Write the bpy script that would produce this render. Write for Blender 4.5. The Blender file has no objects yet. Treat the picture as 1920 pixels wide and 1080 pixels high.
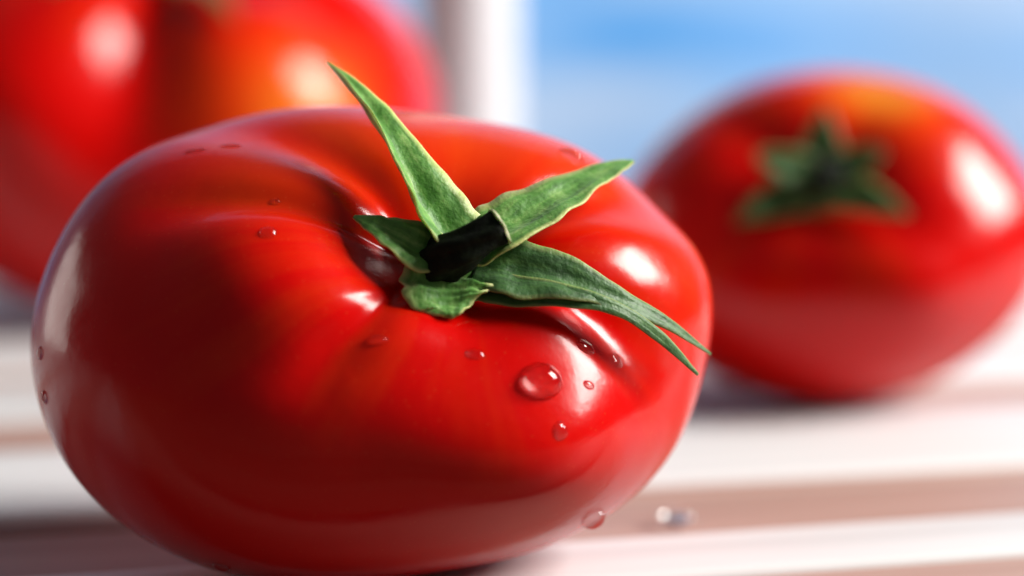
import bpy, bmesh, math, random
from mathutils import Vector, Matrix, noise
from mathutils.bvhtree import BVHTree

random.seed(7)
R = math.radians
scene = bpy.context.scene
COL = scene.collection

# ------------------------------------------------------------------ camera
FPX = 3150.0                       # focal length in pixels of a 1920 px wide frame
CAM_H = 0.0555
PITCH = math.atan(340 / FPX)
cam_d = bpy.data.cameras.new('camera')
cam = bpy.data.objects.new('camera', cam_d)
COL.objects.link(cam)
cam.location = (0, 0, CAM_H)
cam.rotation_euler = (math.pi / 2 - PITCH, 0, 0)
cam_d.sensor_width = 36
cam_d.lens = 36 * FPX / 1920
cam_d.clip_start = 0.005
cam_d.clip_end = 20000
cam_d.dof.use_dof = True
cam_d.dof.focus_distance = 0.184
cam_d.dof.aperture_fstop = 6.6
scene.camera = cam

CX = Vector((1, 0, 0))                                        # camera right
CZ = Vector((0, math.cos(PITCH), -math.sin(PITCH)))           # forward
CY = Vector((0, math.sin(PITCH), math.cos(PITCH)))            # camera up
CO = Vector((0, 0, CAM_H))


def ray(px, py):
    return CX * ((px - 960) / FPX) + CY * ((540 - py) / FPX) + CZ


def at(px, py, depth):
    return CO + ray(px, py) * depth


def camdir(x, y, z):
    """direction given as right / up / toward the camera"""
    return (CX * x + CY * y - CZ * z).normalized()


# ------------------------------------------------------------------ light
# table-top photograph: a large softbox on the right, plus added unseen lamps: one brightening the backdrop, a weak fill far left
TARGET = Vector((0.0, 0.26, 0.03))


def area_lamp(name, az, el, dist, sx, sy, irradiance, color, target=TARGET):
    """az: clockwise from straight ahead (+Y) towards +X; irradiance: W/m2 arriving at the target"""
    v = Vector((math.sin(R(az)) * math.cos(R(el)), math.cos(R(az)) * math.cos(R(el)), math.sin(R(el))))
    d = bpy.data.lights.new(name, 'AREA')
    d.shape = 'RECTANGLE'
    d.size, d.size_y = sx, sy
    d.energy = irradiance * math.pi * dist * dist
    d.color = color
    o = bpy.data.objects.new(name, d)
    COL.objects.link(o)
    o.location = target + v * dist
    o.rotation_euler = v.to_track_quat('Z', 'Y').to_euler()
    return o


area_lamp('key_softbox', 91, 33, 1.3, 0.52, 0.62, 7.8, (1.0, 0.96, 0.90))
area_lamp('backdrop_fill', 178, 30, 0.7, 0.8, 0.25, 1.55, (1.0, 0.98, 0.96), Vector((0.15, 1.35, 0.05)))
area_lamp('left_fill', -68, 9, 1.1, 0.5, 0.5, 0.6, (1.0, 0.95, 0.88))
world = bpy.data.worlds.new('World')
scene.world = world
world.use_nodes = True
world.node_tree.nodes['Background'].inputs['Color'].default_value = (0.9, 0.92, 1.0, 1)
world.node_tree.nodes['Background'].inputs['Strength'].default_value = 0.09

scene.view_settings.view_transform = 'Standard'
scene.view_settings.look = 'None'
scene.view_settings.exposure = 0.0
scene.view_settings.gamma = 1.0
scene.view_settings.use_curve_mapping = False
scene.render.resolution_x = 1024
scene.render.resolution_y = 576


# ------------------------------------------------------------------ materials
def new_mat(name):
    m = bpy.data.materials.new(name)
    m.use_nodes = True
    t = m.node_tree
    return m, t, t.nodes['Principled BSDF']


def N(t, kind, **kw):
    n = t.nodes.new(kind)
    for k, v in kw.items():
        n.inputs[k].default_value = v
    return n


def mat_tomato():
    m, t, p = new_mat('tomato_skin')
    a = t.nodes.new('ShaderNodeAttribute'); a.attribute_name = 'ripe_and_lit_tint'
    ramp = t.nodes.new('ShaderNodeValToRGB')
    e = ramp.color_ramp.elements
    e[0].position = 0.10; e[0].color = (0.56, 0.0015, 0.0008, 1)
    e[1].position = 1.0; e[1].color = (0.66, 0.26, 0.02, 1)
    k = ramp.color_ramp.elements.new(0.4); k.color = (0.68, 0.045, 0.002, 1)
    tc = t.nodes.new('ShaderNodeTexCoord')
    n1 = N(t, 'ShaderNodeTexNoise', Scale=55.0, Detail=5.0)
    md = N(t, 'ShaderNodeMath'); md.operation = 'MULTIPLY_ADD'
    md.inputs[1].default_value = 0.22
    md2 = N(t, 'ShaderNodeMath'); md2.operation = 'SUBTRACT'; md2.inputs[1].default_value = 0.09
    t.links.new(tc.outputs['Object'], n1.inputs['Vector'])
    t.links.new(n1.outputs['Fac'], md.inputs[0])
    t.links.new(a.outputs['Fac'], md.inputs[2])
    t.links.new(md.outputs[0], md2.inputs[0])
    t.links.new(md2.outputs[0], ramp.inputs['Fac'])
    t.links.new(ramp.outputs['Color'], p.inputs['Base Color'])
    vo = N(t, 'ShaderNodeTexVoronoi', Scale=900.0)
    vr = t.nodes.new('ShaderNodeMapRange')
    vr.inputs['From Min'].default_value = 0.06
    vr.inputs['From Max'].default_value = 0.18
    vr.inputs['To Min'].default_value = 0.09
    vr.inputs['To Max'].default_value = 0.0
    sk = N(t, 'ShaderNodeMix'); sk.data_type = 'RGBA'
    sk.inputs['B'].default_value = (0.72, 0.16, 0.05, 1)
    t.links.new(tc.outputs['Object'], vo.inputs['Vector'])
    t.links.new(vo.outputs['Distance'], vr.inputs['Value'])
    t.links.new(vr.outputs['Result'], sk.inputs['Factor'])
    t.links.new(ramp.outputs['Color'], sk.inputs['A'])
    t.links.new(sk.outputs['Result'], p.inputs['Base Color'])
    n3 = N(t, 'ShaderNodeTexNoise', Scale=140.0, Detail=5.0, Roughness=0.65)
    t.links.new(tc.outputs['Object'], n3.inputs['Vector'])
    rr = t.nodes.new('ShaderNodeMapRange')
    rr.inputs['From Min'].default_value = 0.3
    rr.inputs['From Max'].default_value = 0.7
    rr.inputs['To Min'].default_value = 0.13
    rr.inputs['To Max'].default_value = 0.25
    t.links.new(n3.outputs['Fac'], rr.inputs['Value'])
    t.links.new(rr.outputs['Result'], p.inputs['Roughness'])
    p.inputs['IOR'].default_value = 1.45
    p.inputs['Specular IOR Level'].default_value = 0.33
    p.inputs['Subsurface Weight'].default_value = 0.15
    p.inputs['Subsurface Radius'].default_value = (1.0, 0.10, 0.04)
    p.inputs['Subsurface Scale'].default_value = 0.006
    p.inputs['Coat Weight'].default_value = 0.0
    p.inputs['Coat Roughness'].default_value = 0.12
    n2 = N(t, 'ShaderNodeTexNoise', Scale=420.0, Detail=3.0)
    t.links.new(tc.outputs['Object'], n2.inputs['Vector'])
    b = N(t, 'ShaderNodeBump', Strength=0.08, Distance=0.0006)
    t.links.new(n2.outputs['Fac'], b.inputs['Height'])
    t.links.new(b.outputs['Normal'], p.inputs['Normal'])
    return m


def mat_green(name, dark, mid, light, rough=0.5, scale=380.0, spec=0.4):
    m, t, p = new_mat(name)
    tc = t.nodes.new('ShaderNodeTexCoord')
    n1 = N(t, 'ShaderNodeTexNoise', Scale=scale, Detail=6.0, Roughness=0.65)
    ramp = t.nodes.new('ShaderNodeValToRGB')
    e = ramp.color_ramp.elements
    e[0].position = 0.3; e[0].color = (*dark, 1)
    e[1].position = 0.75; e[1].color = (*light, 1)
    k = e.new(0.5); k.color = (*mid, 1)
    t.links.new(tc.outputs['Object'], n1.inputs['Vector'])
    t.links.new(n1.outputs['Fac'], ramp.inputs['Fac'])
    t.links.new(ramp.outputs['Color'], p.inputs['Base Color'])
    p.inputs['Roughness'].default_value = rough
    p.inputs['Specular IOR Level'].default_value = spec
    p.inputs['Subsurface Weight'].default_value = 0.25
    p.inputs['Subsurface Radius'].default_value = (0.4, 1.0, 0.2)
    p.inputs['Subsurface Scale'].default_value = 0.0012
    p.inputs['Sheen Weight'].default_value = 0.1 if light[0] > 0.1 else 0.0
    n2 = N(t, 'ShaderNodeTexNoise', Scale=1500.0, Detail=4.0)
    t.links.new(tc.outputs['Object'], n2.inputs['Vector'])
    b = N(t, 'ShaderNodeBump', Strength=0.4, Distance=0.0004)
    t.links.new(n2.outputs['Fac'], b.inputs['Height'])
    t.links.new(b.outputs['Normal'], p.inputs['Normal'])
    return m


def mat_sepal(name, dark, mid, light, margin):
    """leaf green with streaks along the sepal, mottling and a paler hairy margin"""
    m = mat_green(name, dark, mid, light, 0.5, 420.0)
    t = m.node_tree
    p = t.nodes['Principled BSDF']
    ramp = next(n for n in t.nodes if n.type == 'VALTORGB')
    nz = next(n for n in t.nodes if n.type == 'TEX_NOISE' and ramp.inputs['Fac'].links[0].from_node == n)
    a = t.nodes.new('ShaderNodeAttribute'); a.attribute_name = 'leaf'
    mp = t.nodes.new('ShaderNodeMapping'); mp.inputs['Scale'].default_value = (160, 4.5, 0)
    st = N(t, 'ShaderNodeTexNoise', Scale=1.0, Detail=4.0, Roughness=0.6)
    t.links.new(a.outputs['Vector'], mp.inputs['Vector'])
    t.links.new(mp.outputs['Vector'], st.inputs['Vector'])
    mixn = N(t, 'ShaderNodeMix'); mixn.data_type = 'FLOAT'; mixn.inputs['Factor'].default_value = 0.55
    t.links.new(nz.outputs['Fac'], mixn.inputs['A'])
    t.links.new(st.outputs['Fac'], mixn.inputs['B'])
    t.links.new(mixn.outputs['Result'], ramp.inputs['Fac'])
    sp = t.nodes.new('ShaderNodeSeparateXYZ')
    t.links.new(a.outputs['Vector'], sp.inputs[0])
    mr = t.nodes.new('ShaderNodeMapRange')
    mr.inputs['From Min'].default_value = 0.78
    mr.inputs['From Max'].default_value = 1.0
    mr.inputs['To Max'].default_value = 0.8
    t.links.new(sp.outputs['Z'], mr.inputs['Value'])
    mc = N(t, 'ShaderNodeMix'); mc.data_type = 'RGBA'
    mc.inputs['B'].default_value = (*margin, 1)
    t.links.new(mr.outputs['Result'], mc.inputs['Factor'])
    t.links.new(ramp.outputs['Color'], mc.inputs['A'])
    t.links.new(mc.outputs['Result'], p.inputs['Base Color'])
    return m


def mat_water_drop():
    m, t, p = new_mat('water_drop')
    p.inputs['Base Color'].default_value = (1, 1, 1, 1)
    p.inputs['Roughness'].default_value = 0.0
    p.inputs['IOR'].default_value = 1.33
    p.inputs['Transmission Weight'].default_value = 1.0
    return m


def mat_wood(name, ca, cb, grain=(6, 120, 120), rough=0.55, wear=None):
    m, t, p = new_mat(name)
    tc = t.nodes.new('ShaderNodeTexCoord')
    mp = t.nodes.new('ShaderNodeMapping'); mp.inputs['Scale'].default_value = grain
    n1 = N(t, 'ShaderNodeTexNoise', Scale=1.0, Detail=8.0, Roughness=0.6)
    ramp = t.nodes.new('ShaderNodeValToRGB')
    e = ramp.color_ramp.elements
    e[0].position = 0.3; e[0].color = (*ca, 1)
    e[1].position = 0.62; e[1].color = (*cb, 1)
    t.links.new(tc.outputs['Object'], mp.inputs['Vector'])
    t.links.new(mp.outputs['Vector'], n1.inputs['Vector'])
    t.links.new(n1.outputs['Fac'], ramp.inputs['Fac'])
    t.links.new(ramp.outputs['Color'], p.inputs['Base Color'])
    p.inputs['Roughness'].default_value = rough
    b = N(t, 'ShaderNodeBump', Strength=0.35, Distance=0.0008)
    t.links.new(n1.outputs['Fac'], b.inputs['Height'])
    t.links.new(b.outputs['Normal'], p.inputs['Normal'])
    return m


def mat_backdrop():
    """painted cloth: blue with pale brushed streaks"""
    m, t, p = new_mat('painted_blue_backdrop')
    tc = t.nodes.new('ShaderNodeTexCoord')
    mp = t.nodes.new('ShaderNodeMapping')
    mp.inputs['Scale'].default_value = (1.0, 1.0, 6.0)
    mp.inputs['Rotation'].default_value = (0, R(-8), 0)
    mp.inputs['Location'].default_value = (1.03, 0.0, -0.36)
    n1 = N(t, 'ShaderNodeTexNoise', Scale=1.6, Detail=3.0)
    ramp = t.nodes.new('ShaderNodeValToRGB')
    e = ramp.color_ramp.elements
    e[0].position = 0.32; e[0].color = (0.012, 0.27, 0.72, 1)
    e[1].position = 0.58; e[1].color = (0.42, 0.54, 0.74, 1)
    k = e.new(0.42); k.color = (0.25, 0.44, 0.74, 1)
    t.links.new(tc.outputs['Object'], mp.inputs['Vector'])
    t.links.new(mp.outputs['Vector'], n1.inputs['Vector'])
    t.links.new(n1.outputs['Fac'], ramp.inputs['Fac'])
    t.links.new(ramp.outputs['Color'], p.inputs['Base Color'])
    p.inputs['Roughness'].default_value = 0.8
    p.inputs['Specular IOR Level'].default_value = 0.2
    return m


M_TOM = mat_tomato()
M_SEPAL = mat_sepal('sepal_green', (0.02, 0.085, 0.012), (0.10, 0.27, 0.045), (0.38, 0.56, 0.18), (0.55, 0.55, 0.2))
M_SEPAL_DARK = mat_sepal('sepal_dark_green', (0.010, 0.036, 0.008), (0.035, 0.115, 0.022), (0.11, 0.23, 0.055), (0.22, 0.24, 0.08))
M_STEM = mat_green('stem_shade_dark', (0.003, 0.004, 0.003), (0.006, 0.009, 0.005), (0.018, 0.028, 0.012), 0.8, 600, 0.12)  # near-black: the stem's shaded side is put into its colour
M_CUT = mat_green('stem_cut_end', (0.10, 0.11, 0.05), (0.30, 0.30, 0.17), (0.5, 0.48, 0.32), 0.7, 900)
M_DROP = mat_water_drop()
M_WHITE = mat_wood('white_painted_wood', (0.55, 0.555, 0.565), (0.68, 0.69, 0.705))
M_BOARD = mat_wood('pinkish_bare_wood', (0.30, 0.17, 0.135), (0.43, 0.28, 0.24))
M_BOUNCE_CUT = mat_wood('bounce_cut_wood', (0.10, 0.06, 0.045), (0.20, 0.13, 0.10))
M_POST = mat_wood('white_post_paint', (0.50, 0.51, 0.54), (0.57, 0.58, 0.62), (60, 60, 4))
M_BACK = mat_backdrop()


# ------------------------------------------------------------------ helpers
def mesh_obj(name, verts, faces, mat, parent=None, smooth=True, loc=None):
    me = bpy.data.meshes.new(name)
    if loc is not None:
        verts = [Vector(v) - loc for v in verts]
    me.from_pydata([tuple(v) for v in verts], [], faces)
    me.materials.append(mat)
    if smooth:
        me.polygons.foreach_set('use_smooth', [True] * len(me.polygons))
    me.update()
    o = bpy.data.objects.new(name, me)
    COL.objects.link(o)
    if loc is not None and parent is None:
        o.location = loc
    if parent is not None:
        o.parent = parent
    return o


def tag(o, label=None, cat=None, group=None, kind=None):
    if label: o['label'] = label
    if cat: o['category'] = cat
    if group: o['group'] = group
    if kind: o['kind'] = kind
    return o


def empty(name, loc):
    o = bpy.data.objects.new(name, None)
    o.empty_display_size = 0.01
    o.location = loc
    COL.objects.link(o)
    return o


def wrap(a):
    return (a + math.pi) % (2 * math.pi) - math.pi


def sstep(a, b, x):
    x = max(0.0, min(1.0, (x - a) / (b - a)))
    return x * x * (3 - 2 * x)


def box_mesh(sx, sy, sz, bev, name, seg=3):
    bm = bmesh.new()
    bmesh.ops.create_cube(bm, size=1.0)
    bmesh.ops.scale(bm, vec=(sx, sy, sz), verts=bm.verts)
    bmesh.ops.bevel(bm, geom=bm.edges[:], offset=bev, segments=seg, affect='EDGES', profile=0.6)
    me = bpy.data.meshes.new(name)
    bm.to_mesh(me); bm.free()
    me.polygons.foreach_set('use_smooth', [True] * len(me.polygons))
    return me


# ------------------------------------------------------------------ setting: sea, table, post
bv_, bf_ = [], []
NX, NZ = 60, 24
for i in range(NX + 1):
    for k in range(NZ + 1):
        x = -1.5 + 3.0 * i / NX
        z = -0.5 + 1.6 * k / NZ
        bv_.append((x, 1.35 + 0.012 * math.sin(x * 9 + 0.4 * math.sin(z * 5)) + 0.006 * math.sin(x * 23 + 1), z))
for i in range(NX):
    for k in range(NZ):
        q = i * (NZ + 1) + k
        bf_.append((q, q + NZ + 1, q + NZ + 2, q + 1))
backdrop = mesh_obj('backdrop', bv_, bf_, M_BACK)
tag(backdrop, 'blurred blue backdrop with pale streaks', kind='structure')

# table: bare boards below, white slats on top, turned 15 degrees
SL_ROT = R(14)
u_dir = Vector((math.cos(SL_ROT), math.sin(SL_ROT), 0))
v_dir = Vector((-math.sin(SL_ROT), math.cos(SL_ROT), 0))
table = empty('tabletop', Vector((0, 0.3, -0.018)))
table.rotation_euler = (0, 0, SL_ROT)
tag(table, 'white painted slats laid over bare wood', kind='structure')
LEN = 1.1
# slats: (near edge, far edge) as distance v from the camera foot, measured across the slats
slats = [(0.186, 0.204), (0.234, 0.281), (0.310, 0.352), (0.368, 0.420), (0.436, 0.490), (0.506, 0.56), (0.577, 0.63)]
v_origin = v_dir.dot(Vector((0, 0.3, 0)))
u_origin = u_dir.dot(Vector((0, 0.3, 0)))
for i, (a, b) in enumerate(slats):
    me = box_mesh(LEN, b - a, 0.006, 0.0018, 'slat')
    me.materials.append(M_WHITE)
    o = bpy.data.objects.new('slat', me)
    COL.objects.link(o)
    o.parent = table
    o.location = (random.uniform(-0.01, 0.01) - u_origin, (a + b) / 2 - v_origin, 0.015)
for i, (a, b) in enumerate([(-0.15, -0.032), (-0.03, 0.07), (0.072, 0.170), (0.172, 0.228), (0.23, 0.358), (0.36, 0.498), (0.5, 0.64)]):
    me = box_mesh(LEN - 0.02, b - a, 0.010, 0.001, 'base_board', 2)
    me.materials.append(M_BOARD if a > 0.15 else M_BOUNCE_CUT)  # unseen near boards, added dark to cut bounce onto the front tomato
    o = bpy.data.objects.new('base_board', me)
    COL.objects.link(o)
    o.parent = table
    o.location = (-u_origin, (a + b) / 2 - v_origin, 0.0118)

# white post beyond the table
pd = 0.56
pc = at(876, 200, pd)
post = empty('white_post', Vector((pc.x, pc.y, 0)))
tag(post, 'blurred white upright post behind the biggest tomato', 'post')
def turned(name, prof, mat, z):
    Vt, Ft = [], []
    ns_ = 40
    for (r, h) in prof:
        for j in range(ns_):
            a = 2 * math.pi * j / ns_
            Vt.append((r * math.cos(a), r * math.sin(a), h))
    for i in range(len(prof) - 1):
        for j in range(ns_):
            k = (j + 1) % ns_
            Ft.append((i * ns_ + j, i * ns_ + k, (i + 1) * ns_ + k, (i + 1) * ns_ + j))
    Ft.append(tuple(range((len(prof) - 1) * ns_, len(prof) * ns_)))
    o = mesh_obj(name, Vt, Ft, mat, post)
    o.location = (0, 0, z)
    return o


turned('base', [(0.026, 0), (0.027, 0.004), (0.024, 0.010), (0.0172, 0.014)], M_POST, 0.0003)
turned('shaft', [(0.0168, 0), (0.0166, 0.1), (0.0162, 0.24)], M_POST, 0.013)
turned('cap', [(0.0163, 0), (0.0185, 0.003), (0.019, 0.008), (0.017, 0.012), (0.013, 0.02), (0.002, 0.026)], M_POST, 0.252)


# ------------------------------------------------------------------ tomatoes
def tomato_verts(axis, furrows, cav, asp, oblate, nphi, nth, seed, stretch=1.33, bumps=(), belly=0.0):
    """unit-ish tomato. axis: stem direction in world; returns verts (unscaled, about the centre), faces, ripeness, frame"""
    ez = axis.normalized()
    ex = (CX - ez * CX.dot(ez)).normalized()
    ey = ez.cross(ex)
    verts, rip = [], []
    ths = [math.pi * (i / nth) for i in range(1, nth)]

    def point(th, ph):
        s, c = math.sin(th), math.cos(th)
        sgn = 1 if c >= 0 else -1
        rho = abs(s) ** 0.92
        z = sgn * abs(c) ** 0.95 * oblate
        if c < 0:
            rho *= 1 - belly * c * c
        d = Vector((math.cos(ph), math.sin(ph), 0))
        f = 0.0
        for (pk, w, dep, reach) in furrows:
            x = wrap(ph - pk) / w
            prof = math.exp(-x * x)
            f += dep * prof * sstep(0.0, 0.38, th) * (1 - sstep(0.4, reach, th))
        for (pk, tk, w, amp) in bumps:
            dd = Vector((math.sin(th) * math.cos(ph), math.sin(th) * math.sin(ph), math.cos(th)))
            cc = Vector((math.sin(tk) * math.cos(pk), math.sin(tk) * math.sin(pk), math.cos(tk)))
            f -= amp * math.exp(-(dd.angle(cc, 0.0) / w) ** 2)
        n = noise.noise(Vector((s * math.cos(ph), s * math.sin(ph), c)) * 1.4 + Vector((seed, 0, 0))) * 0.03
        k = 1 - f + n
        z -= cav[0] * math.exp(-(rho / cav[1]) ** 2) * (1 if c > 0 else 0)
        if c < 0:
            z += 0.06 * math.exp(-(rho / 0.25) ** 2)
        return (ex * (d.x * rho * k) + ey * (d.y * rho * k) + ez * (z * k))

    verts.append(point(0.0001, 0.0)); rip.append((0, 0))
    for th in ths:
        for j in range(nphi):
            ph = 2 * math.pi * j / nphi
            verts.append(point(th, ph)); rip.append((th, ph))
    verts.append(point(math.pi - 0.0001, 0.0)); rip.append((math.pi, 0))
    faces = []
    for j in range(nphi):
        faces.append((0, 1 + j, 1 + (j + 1) % nphi))
    for i in range(len(ths) - 1):
        a, b = 1 + i * nphi, 1 + (i + 1) * nphi
        for j in range(nphi):
            k = (j + 1) % nphi
            faces.append((a + j, b + j, b + k, a + k))
    a = 1 + (len(ths) - 1) * nphi
    last = len(verts) - 1
    for j in range(nphi):
        faces.append((a + j, last, a + (j + 1) % nphi))
    # wide fruit: stretched sideways
    verts = [Vector((v.x * stretch, v.y * asp, v.z)) for v in verts]
    return verts, faces, rip, (ex, ey, ez)


def fit_and_place(verts, centre_px, half_px, depth, sil=None):
    """scale so the outline seen from the photo's side has the right real size, then set it on the table"""
    xs = [v.dot(CX) for v in verts]; ys = [v.dot(CY) for v in verts]
    mx_, mn_ = max(xs), min(xs); my_, ny_ = max(ys), min(ys)
    sx = 2 * half_px[0] / FPX * depth / (mx_ - mn_)
    sy = 2 * half_px[1] / FPX * depth / (my_ - ny_)
    c = at(centre_px[0], centre_px[1], depth)
    ox, oy = (mx_ + mn_) / 2, (my_ + ny_) / 2
    sd = (sx * 1.33 + sy) / 2
    res = []
    for v in verts:
        x, y, z = (v.dot(CX) - ox) * sx, (v.dot(CY) - oy) * sy, v.dot(CZ) * sd
        if sil:
            al = math.atan2(y / half_px[1], x / half_px[0]) % (2 * math.pi)
            k = sum(ca * math.cos(q * al) + sa * math.sin(q * al) for q, (ca, sa) in enumerate(sil))
            x *= k; y *= k
        res.append(c + CX * x + CY * y + CZ * z)
    return res


def catmull(pts, n):
    out = []
    P = [pts[0] * 2 - pts[1]] + list(pts) + [pts[-1] * 2 - pts[-2]]
    segs = len(pts) - 1
    for i in range(n + 1):
        t = i / n * segs
        k = min(int(t), segs - 1); f = t - k
        p0, p1, p2, p3 = P[k], P[k + 1], P[k + 2], P[k + 3]
        out.append(0.5 * ((2 * p1) + (p2 - p0) * f + (2 * p0 - 5 * p1 + 4 * p2 - p3) * f * f + (3 * p1 - p0 - 3 * p2 + p3) * f ** 3))
    return out


def sepal(name, pts, widths, ups, mat, parent, loc, thick=0.0009, fold=0.35, n=40, m=9, seed=0.0, curl=0.0):
    """leaf strip along pts; widths are full widths in metres; ups are the outward directions"""
    cp = catmull([Vector(p) for p in pts], n)
    cw = catmull([Vector((w, 0, 0)) for w in widths], n)
    cu = catmull([Vector(u) for u in ups], n)
    top, bot, uv = [], [], []
    run = 0.0
    for i in range(n + 1):
        run += (cp[i] - cp[max(i - 1, 0)]).length
        t = (cp[min(i + 1, n)] - cp[max(i - 1, 0)]).normalized()
        u = (cu[i] - t * cu[i].dot(t)).normalized()
        s = t.cross(u)
        w = max(cw[i].x, 0.00012) * 0.5
        for j in range(m):
            q = -1 + 2 * j / (m - 1)
            wob = 1 + 0.12 * noise.noise(Vector((i * 0.22, q * 1.3, seed)))
            h = fold * w * (abs(q) - 0.15) + curl * w * q
            vein = -0.10 * w * math.exp(-(q / 0.16) ** 2) + 0.05 * w * math.cos(q * 11)
            h += 0.16 * w * noise.noise(Vector((i * 0.16, q * 1.1, seed + 5)))
            p = cp[i] + s * (q * w * wob) + u * (h + vein)
            th = thick * (1 - 0.75 * abs(q)) * min(1, 0.25 + w / 0.001)
            uv.append((run, q * (0.25 + 0.75 * w / max(x.x for x in cw) * 2), abs(q)))
            top.append(p + u * th * 0.5); bot.append(p - u * th * 0.5)
    V = top + bot
    F = []
    K = len(top)
    for i in range(n):
        for j in range(m - 1):
            a, b, c, d = i * m + j, i * m + j + 1, (i + 1) * m + j + 1, (i + 1) * m + j
            F.append((a, b, c, d)); F.append((K + d, K + c, K + b, K + a))
        a, d = i * m, (i + 1) * m
        F.append((a, d, K + d, K + a))
        a, d = i * m + m - 1, (i + 1) * m + m - 1
        F.append((d, a, K + a, K + d))
    for j in range(m - 1):
        F.append((j + 1, j, K + j, K + j + 1))
        e = n * m
        F.append((e + j, e + j + 1, K + e + j + 1, K + e + j))
    o = mesh_obj(name, [v - loc for v in V], F, mat, parent)
    at_ = o.data.attributes.new('leaf', 'FLOAT_VECTOR', 'POINT')
    at_.data.foreach_set('vector', [c for q3 in uv + uv for c in (q3[0] + seed, q3[1], q3[2])])
    return o


def tube(name, pts, radii, mat, parent, loc, nseg=20, seed=0.0, rough=0.08, cap_end=True, ridges=5):
    cp = catmull([Vector(p) for p in pts], 14)
    cr = catmull([Vector((r, 0, 0)) for r in radii], 14)
    V, F = [], []
    ref = Vector((0.3, 0.2, 0.9)).normalized()
    rings = []
    for i, p in enumerate(cp):
        t = (cp[min(i + 1, 14)] - cp[max(i - 1, 0)]).normalized()
        s = t.cross(ref).normalized(); u = s.cross(t)
        ring = []
        for j in range(nseg):
            a = 2 * math.pi * j / nseg
            r = cr[i].x * (1 + rough * math.cos(ridges * a + seed) + rough * noise.noise(Vector((math.cos(a) * 1.5, math.sin(a) * 1.5, i * 0.3 + seed))))
            V.append(p + s * math.cos(a) * r + u * math.sin(a) * r - loc); ring.append(len(V) - 1)
        rings.append(ring)
    for a, b in zip(rings, rings[1:]):
        for j in range(nseg):
            k = (j + 1) % nseg
            F.append((a[j], a[k], b[k], b[j]))
    F.append(tuple(rings[-1])); F.append(tuple(reversed(rings[0])))
    return mesh_obj(name, V, F, mat, parent), cp, cr


def build_fruit(root, verts, faces, rip, yellow, loc):
    o = mesh_obj('fruit', [v - loc for v in verts], faces, M_TOM, root)
    att = o.data.attributes.new('ripe_and_lit_tint', 'FLOAT', 'POINT')
    vals = []
    for th, ph in rip:
        val = 0.03
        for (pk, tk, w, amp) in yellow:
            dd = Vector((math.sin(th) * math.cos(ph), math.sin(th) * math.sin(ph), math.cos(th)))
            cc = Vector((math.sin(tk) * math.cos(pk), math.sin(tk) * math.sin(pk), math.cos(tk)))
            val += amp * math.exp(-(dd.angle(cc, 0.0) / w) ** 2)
        # ripening streaks radiating from the stem
        val += 0.10 * math.exp(-((th - 0.5) / 0.5) ** 2) * (noise.noise(Vector((math.cos(ph) * 5, math.sin(ph) * 5, th * 0.6))) + 0.3 * noise.noise(Vector((math.cos(ph) * 22, math.sin(ph) * 22, th * 1.5))) + 0.5)
        vals.append(max(0.0, min(1.0, val)))
    att.data.foreach_set('value', vals)
    return o


def set_down(verts):
    """lower or raise onto the slats (z = 0), with a tiny flattening where it rests"""
    mz = min(v.z for v in verts)
    return [v - Vector((0, 0, mz + 0.0006)) for v in verts], mz


# ---- front tomato
FA = camdir(0.30, 0.52, 0.80)
fur = [(R(128), 0.22, 0.068, 1.8), (R(168), 0.16, 0.045, 1.0), (R(240), 0.15, 0.05, 0.8), (R(282), 0.35, 0.02, 1.0),
       (R(338), 0.22, 0.06, 1.2), (R(38), 0.25, 0.08, 1.5), (R(82), 0.3, 0.02, 1.3)]
V, F, RP, FR = tomato_verts(FA, fur, (0.19, 0.25), 1.0, 0.80, 320, 200, 3.1, bumps=[(R(200), 0.42, 0.27, 0.105), (R(295), 0.80, 0.31, 0.11)])
V = fit_and_place(V, (692, 648), (630, 441), 0.205, [(1.0067, 0.0), (0.0228, 0.0812), (-0.0022, 0.0291), (0.0108, 0.006), (-0.0142, 0.003), (-0.0151, 0.002)])
V, dz_front = set_down(V)
fc = at(692, 648, 0.205)
front_loc = Vector((fc.x, fc.y, 0))
tomato = empty('tomato', front_loc)
tag(tomato, 'large wet red tomato in front, in sharp focus, with spread green sepals', 'tomato', 'tomatoes on the white slats')
build_fruit(tomato, V, F, RP, [(R(80), 0.75, 0.5, 0.30), (R(148), 0.5, 0.25, 0.14), (R(20), 1.2, 0.5, 0.2), (R(320), 1.45, 0.4, 0.16)], front_loc)  # orange patches put the lit tone of top and right lobes into the skin
BV = BVHTree.FromPolygons([tuple(v) for v in V], F)


def hit(px, py):
    d = ray(px, py).normalized()
    p, n, i, dist = BV.ray_cast(CO, d)
    if p is None:
        return None, None, None
    if n.dot(d) > 0: n = -n
    return p, n, (p - CO).dot(CZ)


cal_p, cal_n, cal_d = hit(860, 490)
print('calyx depth', cal_d, 'front dz', dz_front)


def fpt(px, py, off, lift=0.0008):
    """a point seen at px,py: off metres behind the calyx, kept lift above the skin"""
    d = cal_d + off
    p, n, hd = hit(px, py)
    if hd is not None:
        d = min(d, hd - lift)
    return at(px, py, d)


PXM = cal_d / FPX                       # metres per pixel there
calyx_hub = None


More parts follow.
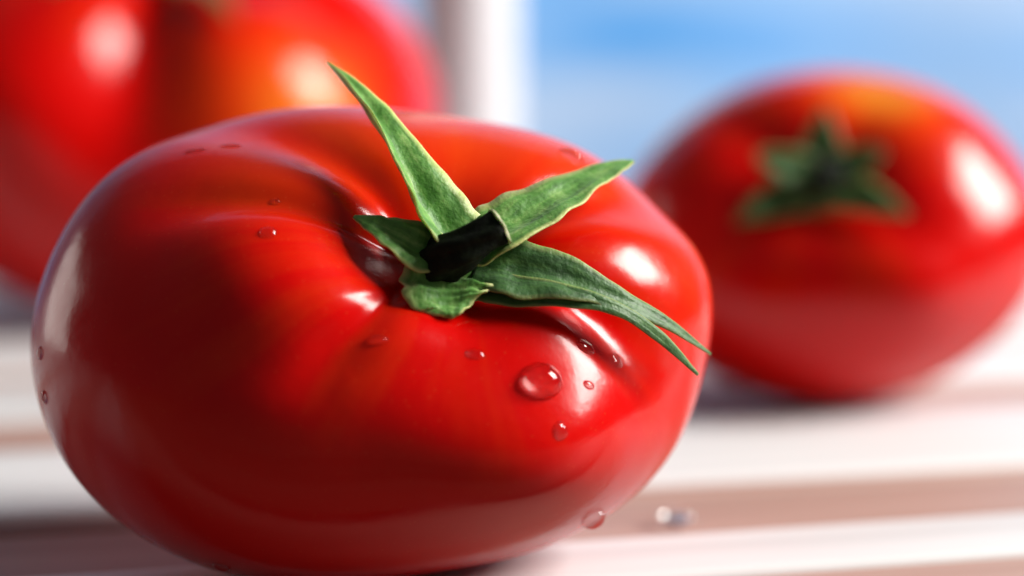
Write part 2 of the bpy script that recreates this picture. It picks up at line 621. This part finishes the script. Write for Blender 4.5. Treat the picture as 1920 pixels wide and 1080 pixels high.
def hub(root, centre, normal, r, loc, mat):
    s = normal.cross(Vector((0.2, 0.9, 0.1))).normalized(); u = s.cross(normal)
    Vh, Fh = [], []
    nr, na = 8, 30
    Vh.append(centre + normal * r * 0.32 - loc)
    for i in range(1, nr + 1):
        q = i / nr
        for j in range(na):
            a = 2 * math.pi * j / na
            rr = r * q * (1 + 0.14 * math.cos(5 * a + 0.6) * q)
            Vh.append(centre + s * math.cos(a) * rr + u * math.sin(a) * rr + normal * (r * 0.32 * (1 - q ** 2.2) - 0.0004 * q) - loc)
    for j in range(na):
        Fh.append((0, 1 + j, 1 + (j + 1) % na))
    for i in range(nr - 1):
        a, b = 1 + i * na, 1 + (i + 1) * na
        for j in range(na):
            k = (j + 1) % na
            Fh.append((a + j, b + j, b + k, a + k))
    Fh.append(tuple(reversed([1 + (nr - 1) * na + j for j in range(na)])))
    return mesh_obj('calyx', Vh, Fh, mat, root)


ax_f = FA
cal = hub(tomato, at(858, 492, cal_d - 0.0028), (ax_f).normalized(), 0.0062, front_loc, M_SEPAL)
UP = ax_f * 0.8 + Vector((0, -0.3, 0.5))
TOC = camdir(0, 0.15, 1)

# (pixel x, pixel y, metres behind the calyx, full width in px)
sepals = [
    ([(856, 470, -0.004, 125), (804, 400, -0.004, 124), (757, 310, -0.003, 92), (705, 222, 0.000, 56), (655, 158, 0.003, 30), (613, 116, 0.006, 4)],
     camdir(0.75, 0.25, 0.7), M_SEPAL, 0.75, 0.0),
    ([(880, 475, -0.004, 120), (945, 434, -0.004, 136), (1025, 388, -0.001, 112), (1098, 345, 0.003, 74), (1150, 319, 0.006, 46), (1186, 303, 0.008, 10)],
     camdir(-0.1, 0.75, 0.7), M_SEPAL, 0.35, 0.0),
    ([(890, 505, -0.005, 90), (970, 510, -0.006, 122), (1060, 526, -0.006, 94), (1150, 560, -0.005, 52), (1245, 605, -0.002, 28), (1332, 664, 0.002, 5)],
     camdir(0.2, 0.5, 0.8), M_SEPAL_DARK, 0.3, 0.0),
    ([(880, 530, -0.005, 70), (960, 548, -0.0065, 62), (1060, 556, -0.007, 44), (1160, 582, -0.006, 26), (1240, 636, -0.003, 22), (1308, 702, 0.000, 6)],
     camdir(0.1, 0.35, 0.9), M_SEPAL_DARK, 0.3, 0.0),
    ([(845, 495, -0.005, 80), (790, 470, -0.0065, 100), (735, 440, -0.0070, 66), (695, 420, -0.0068, 34), (664, 407, -0.006, 8)],
     camdir(-0.2, 0.6, 0.8), M_SEPAL, 0.3, 0.0),
    ([(850, 500, -0.005, 100), (838, 528, -0.007, 165), (836, 556, -0.0082, 150), (842, 580, -0.008, 90), (846, 592, -0.0075, 30)],
     camdir(0.1, 0.5, 0.8), M_SEPAL, 0.15, 0.0),
]
for k, (cps, up, mat, fold, curl) in enumerate(sepals):
    pts = [fpt(x, y, off, 0.0012) for (x, y, off, w) in cps]
    wd = [w * PXM for (_, _, _, w) in cps]
    sepal('sepal', pts, wd, [up] * len(pts), mat, cal, front_loc, seed=k * 3.7, fold=fold, curl=curl, n=56, m=11)

# stem stub leaning up and to the right
sp = [at(815, 503, cal_d - 0.0045), at(848, 478, cal_d - 0.0075), at(893, 450, cal_d - 0.0083), at(936, 426, cal_d - 0.0080)]
stem, scp, scr = tube('stem', sp, [0.0031, 0.0024, 0.0019, 0.0020], M_STEM, tomato, front_loc, nseg=36, seed=0.4, rough=0.11, ridges=6)
t = (scp[-1] - scp[-2]).normalized()
tube('stem_cut_end', [scp[-1] - t * 0.0001, scp[-1] + t * 0.0002, scp[-1] + t * 0.0005], [0.0020, 0.0021, 0.0012], M_CUT, stem, front_loc, nseg=36, seed=0.4, rough=0.12, ridges=6)


# ---- the two tomatoes behind
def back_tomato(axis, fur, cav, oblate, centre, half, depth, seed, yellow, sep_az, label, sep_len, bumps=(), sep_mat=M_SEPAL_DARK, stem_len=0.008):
    V, F, RP, (ex, ey, ez) = tomato_verts(axis, fur, cav, 1.0, oblate, 180, 120, seed, bumps=bumps)
    V = fit_and_place(V, centre, half, depth)
    V, dz = set_down(V)
    print('tomato dz', dz)
    c = at(centre[0], centre[1], depth)
    loc = Vector((c.x, c.y, 0))
    root = empty('tomato', loc)
    tag(root, label, 'tomato', 'tomatoes on the white slats')
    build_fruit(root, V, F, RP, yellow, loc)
    nphi = 180
    bv = BVHTree.FromPolygons([tuple(v) for v in V], F)
    top = V[0]
    n0 = axis.normalized()
    h = hub(root, top + n0 * 0.0015, n0, 0.006, loc, sep_mat)
    nth = 120
    for q, az in enumerate(sep_az):
        j = int((az % (2 * math.pi)) / (2 * math.pi) * nphi) % nphi
        pts, ws = [], []
        L = sep_len[q % len(sep_len)]
        for s_, w in ((0.02, 0.0062), (0.25, 0.0078), (0.5, 0.0062), (0.75, 0.0036), (1.0, 0.0005)):
            i = max(0, min(nth - 2, int(s_ * L * nth / math.pi)))
            base = V[1 + i * nphi + j]
            pts.append(base + n0 * (0.003 + 0.001 * math.sin(q * 2.1)))
            ws.append(w)
        sepal('sepal', pts, ws, [n0] * 5, sep_mat, h, loc, seed=seed + q * 2.3, fold=0.3, n=24, m=7)
    st, cp_, cr_ = tube('stem', [top, top + n0 * stem_len * 0.5 + CX * 0.0008, top + n0 * stem_len + CX * 0.002], [0.0032, 0.0028, 0.003], M_STEM, root, loc, seed=seed)
    t_ = (cp_[-1] - cp_[-2]).normalized()
    tube('stem_cut_end', [cp_[-1] - t_ * 0.0001, cp_[-1] + t_ * 0.0002, cp_[-1] + t_ * 0.0005], [0.003, 0.0031, 0.0024], M_STEM, st, loc, seed=seed)
    return root


back_tomato(camdir(-0.20, 0.38, 0.90), [(R(60), 0.35, 0.07, 1.4), (R(130), 0.3, 0.05, 1.3), (R(320), 0.35, 0.06, 1.2), (R(215), 0.4, 0.04, 1.2)],
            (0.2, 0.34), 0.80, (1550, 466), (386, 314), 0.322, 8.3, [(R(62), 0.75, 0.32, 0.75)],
            [R(82), R(150), R(210), R(325), R(20)], 'blurred red tomato with green calyx, alone on the right behind the front one', [0.40, 0.28, 0.42, 0.44, 0.28], [(R(302), 0.68, 0.34, 0.10)])
back_tomato(camdir(0.12, 0.77, 0.56), [(R(270), 0.28, 0.185, 2.2), (R(340), 0.3, 0.06, 1.8), (R(120), 0.35, 0.08, 1.5), (R(40), 0.35, 0.08, 1.5)],
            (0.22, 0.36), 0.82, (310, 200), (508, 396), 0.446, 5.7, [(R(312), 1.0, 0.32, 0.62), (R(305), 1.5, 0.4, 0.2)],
            [R(90), R(160), R(232), R(300), R(20)], 'biggest blurred ribbed tomato on the left, cut off by the picture edge', [0.6, 0.5, 0.5, 0.6, 0.5], [(R(238), 1.0, 0.3, 0.06)])


# ------------------------------------------------------------------ water drops
def drop(px, py, rx, ry, label, height=0.55, rot=0.0, seed=0.0, on_table=False, sink=0.16, p=None, n=None):
    if on_table:
        d = ray(px, py); tt = -CAM_H / d.z
        p = CO + d * tt; n = Vector((0, 0, 1))
    elif p is None:
        p, n, _ = hit(px, py)
        if p is None:
            print('drop missed', px, py); return
    s = (CX - n * CX.dot(n)).normalized(); u = n.cross(s)
    V, F = [], []
    na, nr = 32, 10
    r0 = max(rx, ry)
    prof = []
    for i in range(nr + 1):                           # dome from the top to the foot, slightly overhanging
        a = (math.pi * 0.56) * i / nr
        prof.append((math.sin(a), math.cos(a) * height))
    foot = prof[-1][1]
    V.append(p + n * ((prof[0][1] - foot) * r0 - sink * r0))
    for i in range(1, nr + 1):
        q, h = prof[i]
        for j in range(na):
            a = 2 * math.pi * j / na
            w = 1 + 0.09 * noise.noise(Vector((math.cos(a) * 1.2, math.sin(a) * 1.2, seed)))
            V.append(p + s * (math.cos(a + rot) * rx * q * w) + u * (math.sin(a + rot) * ry * q * w) + n * ((h - foot) * r0 - sink * r0))
    for j in range(na):
        F.append((0, 1 + j, 1 + (j + 1) % na))
    for i in range(nr - 1):
        a, b = 1 + i * na, 1 + (i + 1) * na
        for j in range(na):
            k = (j + 1) % na
            F.append((a + j, b + j, b + k, a + k))
    V.append(p - n * (sink + 0.12) * r0)
    last = len(V) - 1
    b = 1 + (nr - 1) * na
    for j in range(na):
        F.append((b + j, last, b + (j + 1) % na))
    o = mesh_obj('water_drop', V, F, M_DROP, loc=p.copy())
    return tag(o, label, 'water drop', 'water drops on the tomato')


P = 0.19 / FPX
drop(1015, 714, 40 * P, 34 * P, 'biggest water drop, orange and round, on the front tomato below its sepals', seed=1.0, height=0.7)
drop(503, 436, 15 * P, 13 * P, 'bright small water drop on the upper left shoulder of the front tomato', seed=2.0)
drop(516, 378, 9 * P, 8 * P, 'tiny water drop just above another on the left shoulder', seed=3.0)
drop(890, 664, 19 * P, 11 * P, 'faint flat water drop to the left above the biggest drop', seed=4.0, height=0.35)
drop(1098, 650, 24 * P, 14 * P, 'flat water drop right above the biggest drop, under the forked sepals', seed=5.0, height=0.35)
drop(1156, 676, 19 * P, 15 * P, 'flat water drop nearest the forked sepal tips', seed=6.0, height=0.35)
drop(1104, 722, 13 * P, 9 * P, 'tiny dark water drop beside the biggest drop on its right', seed=7.0, height=0.4)
drop(1050, 808, 16 * P, 17 * P, 'small clear water drop below the biggest drop', seed=8.0, height=0.35)
drop(1112, 972, 24 * P, 22 * P, 'water drop hanging low on the front tomato near its lower right edge', seed=9.0, height=0.85)
drop(1072, 292, 28 * P, 14 * P, 'glinting water drop on the back rim beside the right-hand sepal', seed=10.0)
drop(365, 283, 22 * P, 9 * P, 'left one of two thin drops on the top left rim', seed=11.0, height=0.3)
drop(432, 274, 22 * P, 9 * P, 'right one of two thin drops on the top left rim', seed=12.0, height=0.3)
drop(76, 662, 11 * P, 13 * P, 'tiny water drop at the far left edge of the front tomato', seed=13.0)
drop(84, 745, 11 * P, 14 * P, 'tiny water drop lower down on the left edge of the front tomato', seed=14.0)
drop(415, 1062, 18 * P, 14 * P, 'water drop at the bottom edge of the front tomato', seed=15.0)
drop(708, 637, 17 * P, 10 * P, 'small shining water drop below the pale glare left of the stem', seed=17.0)
drop(1268, 972, 42 * P, 36 * P, 'water drop lying on a white slat right of the front tomato', seed=16.0, on_table=True, sink=0.02, height=0.55)
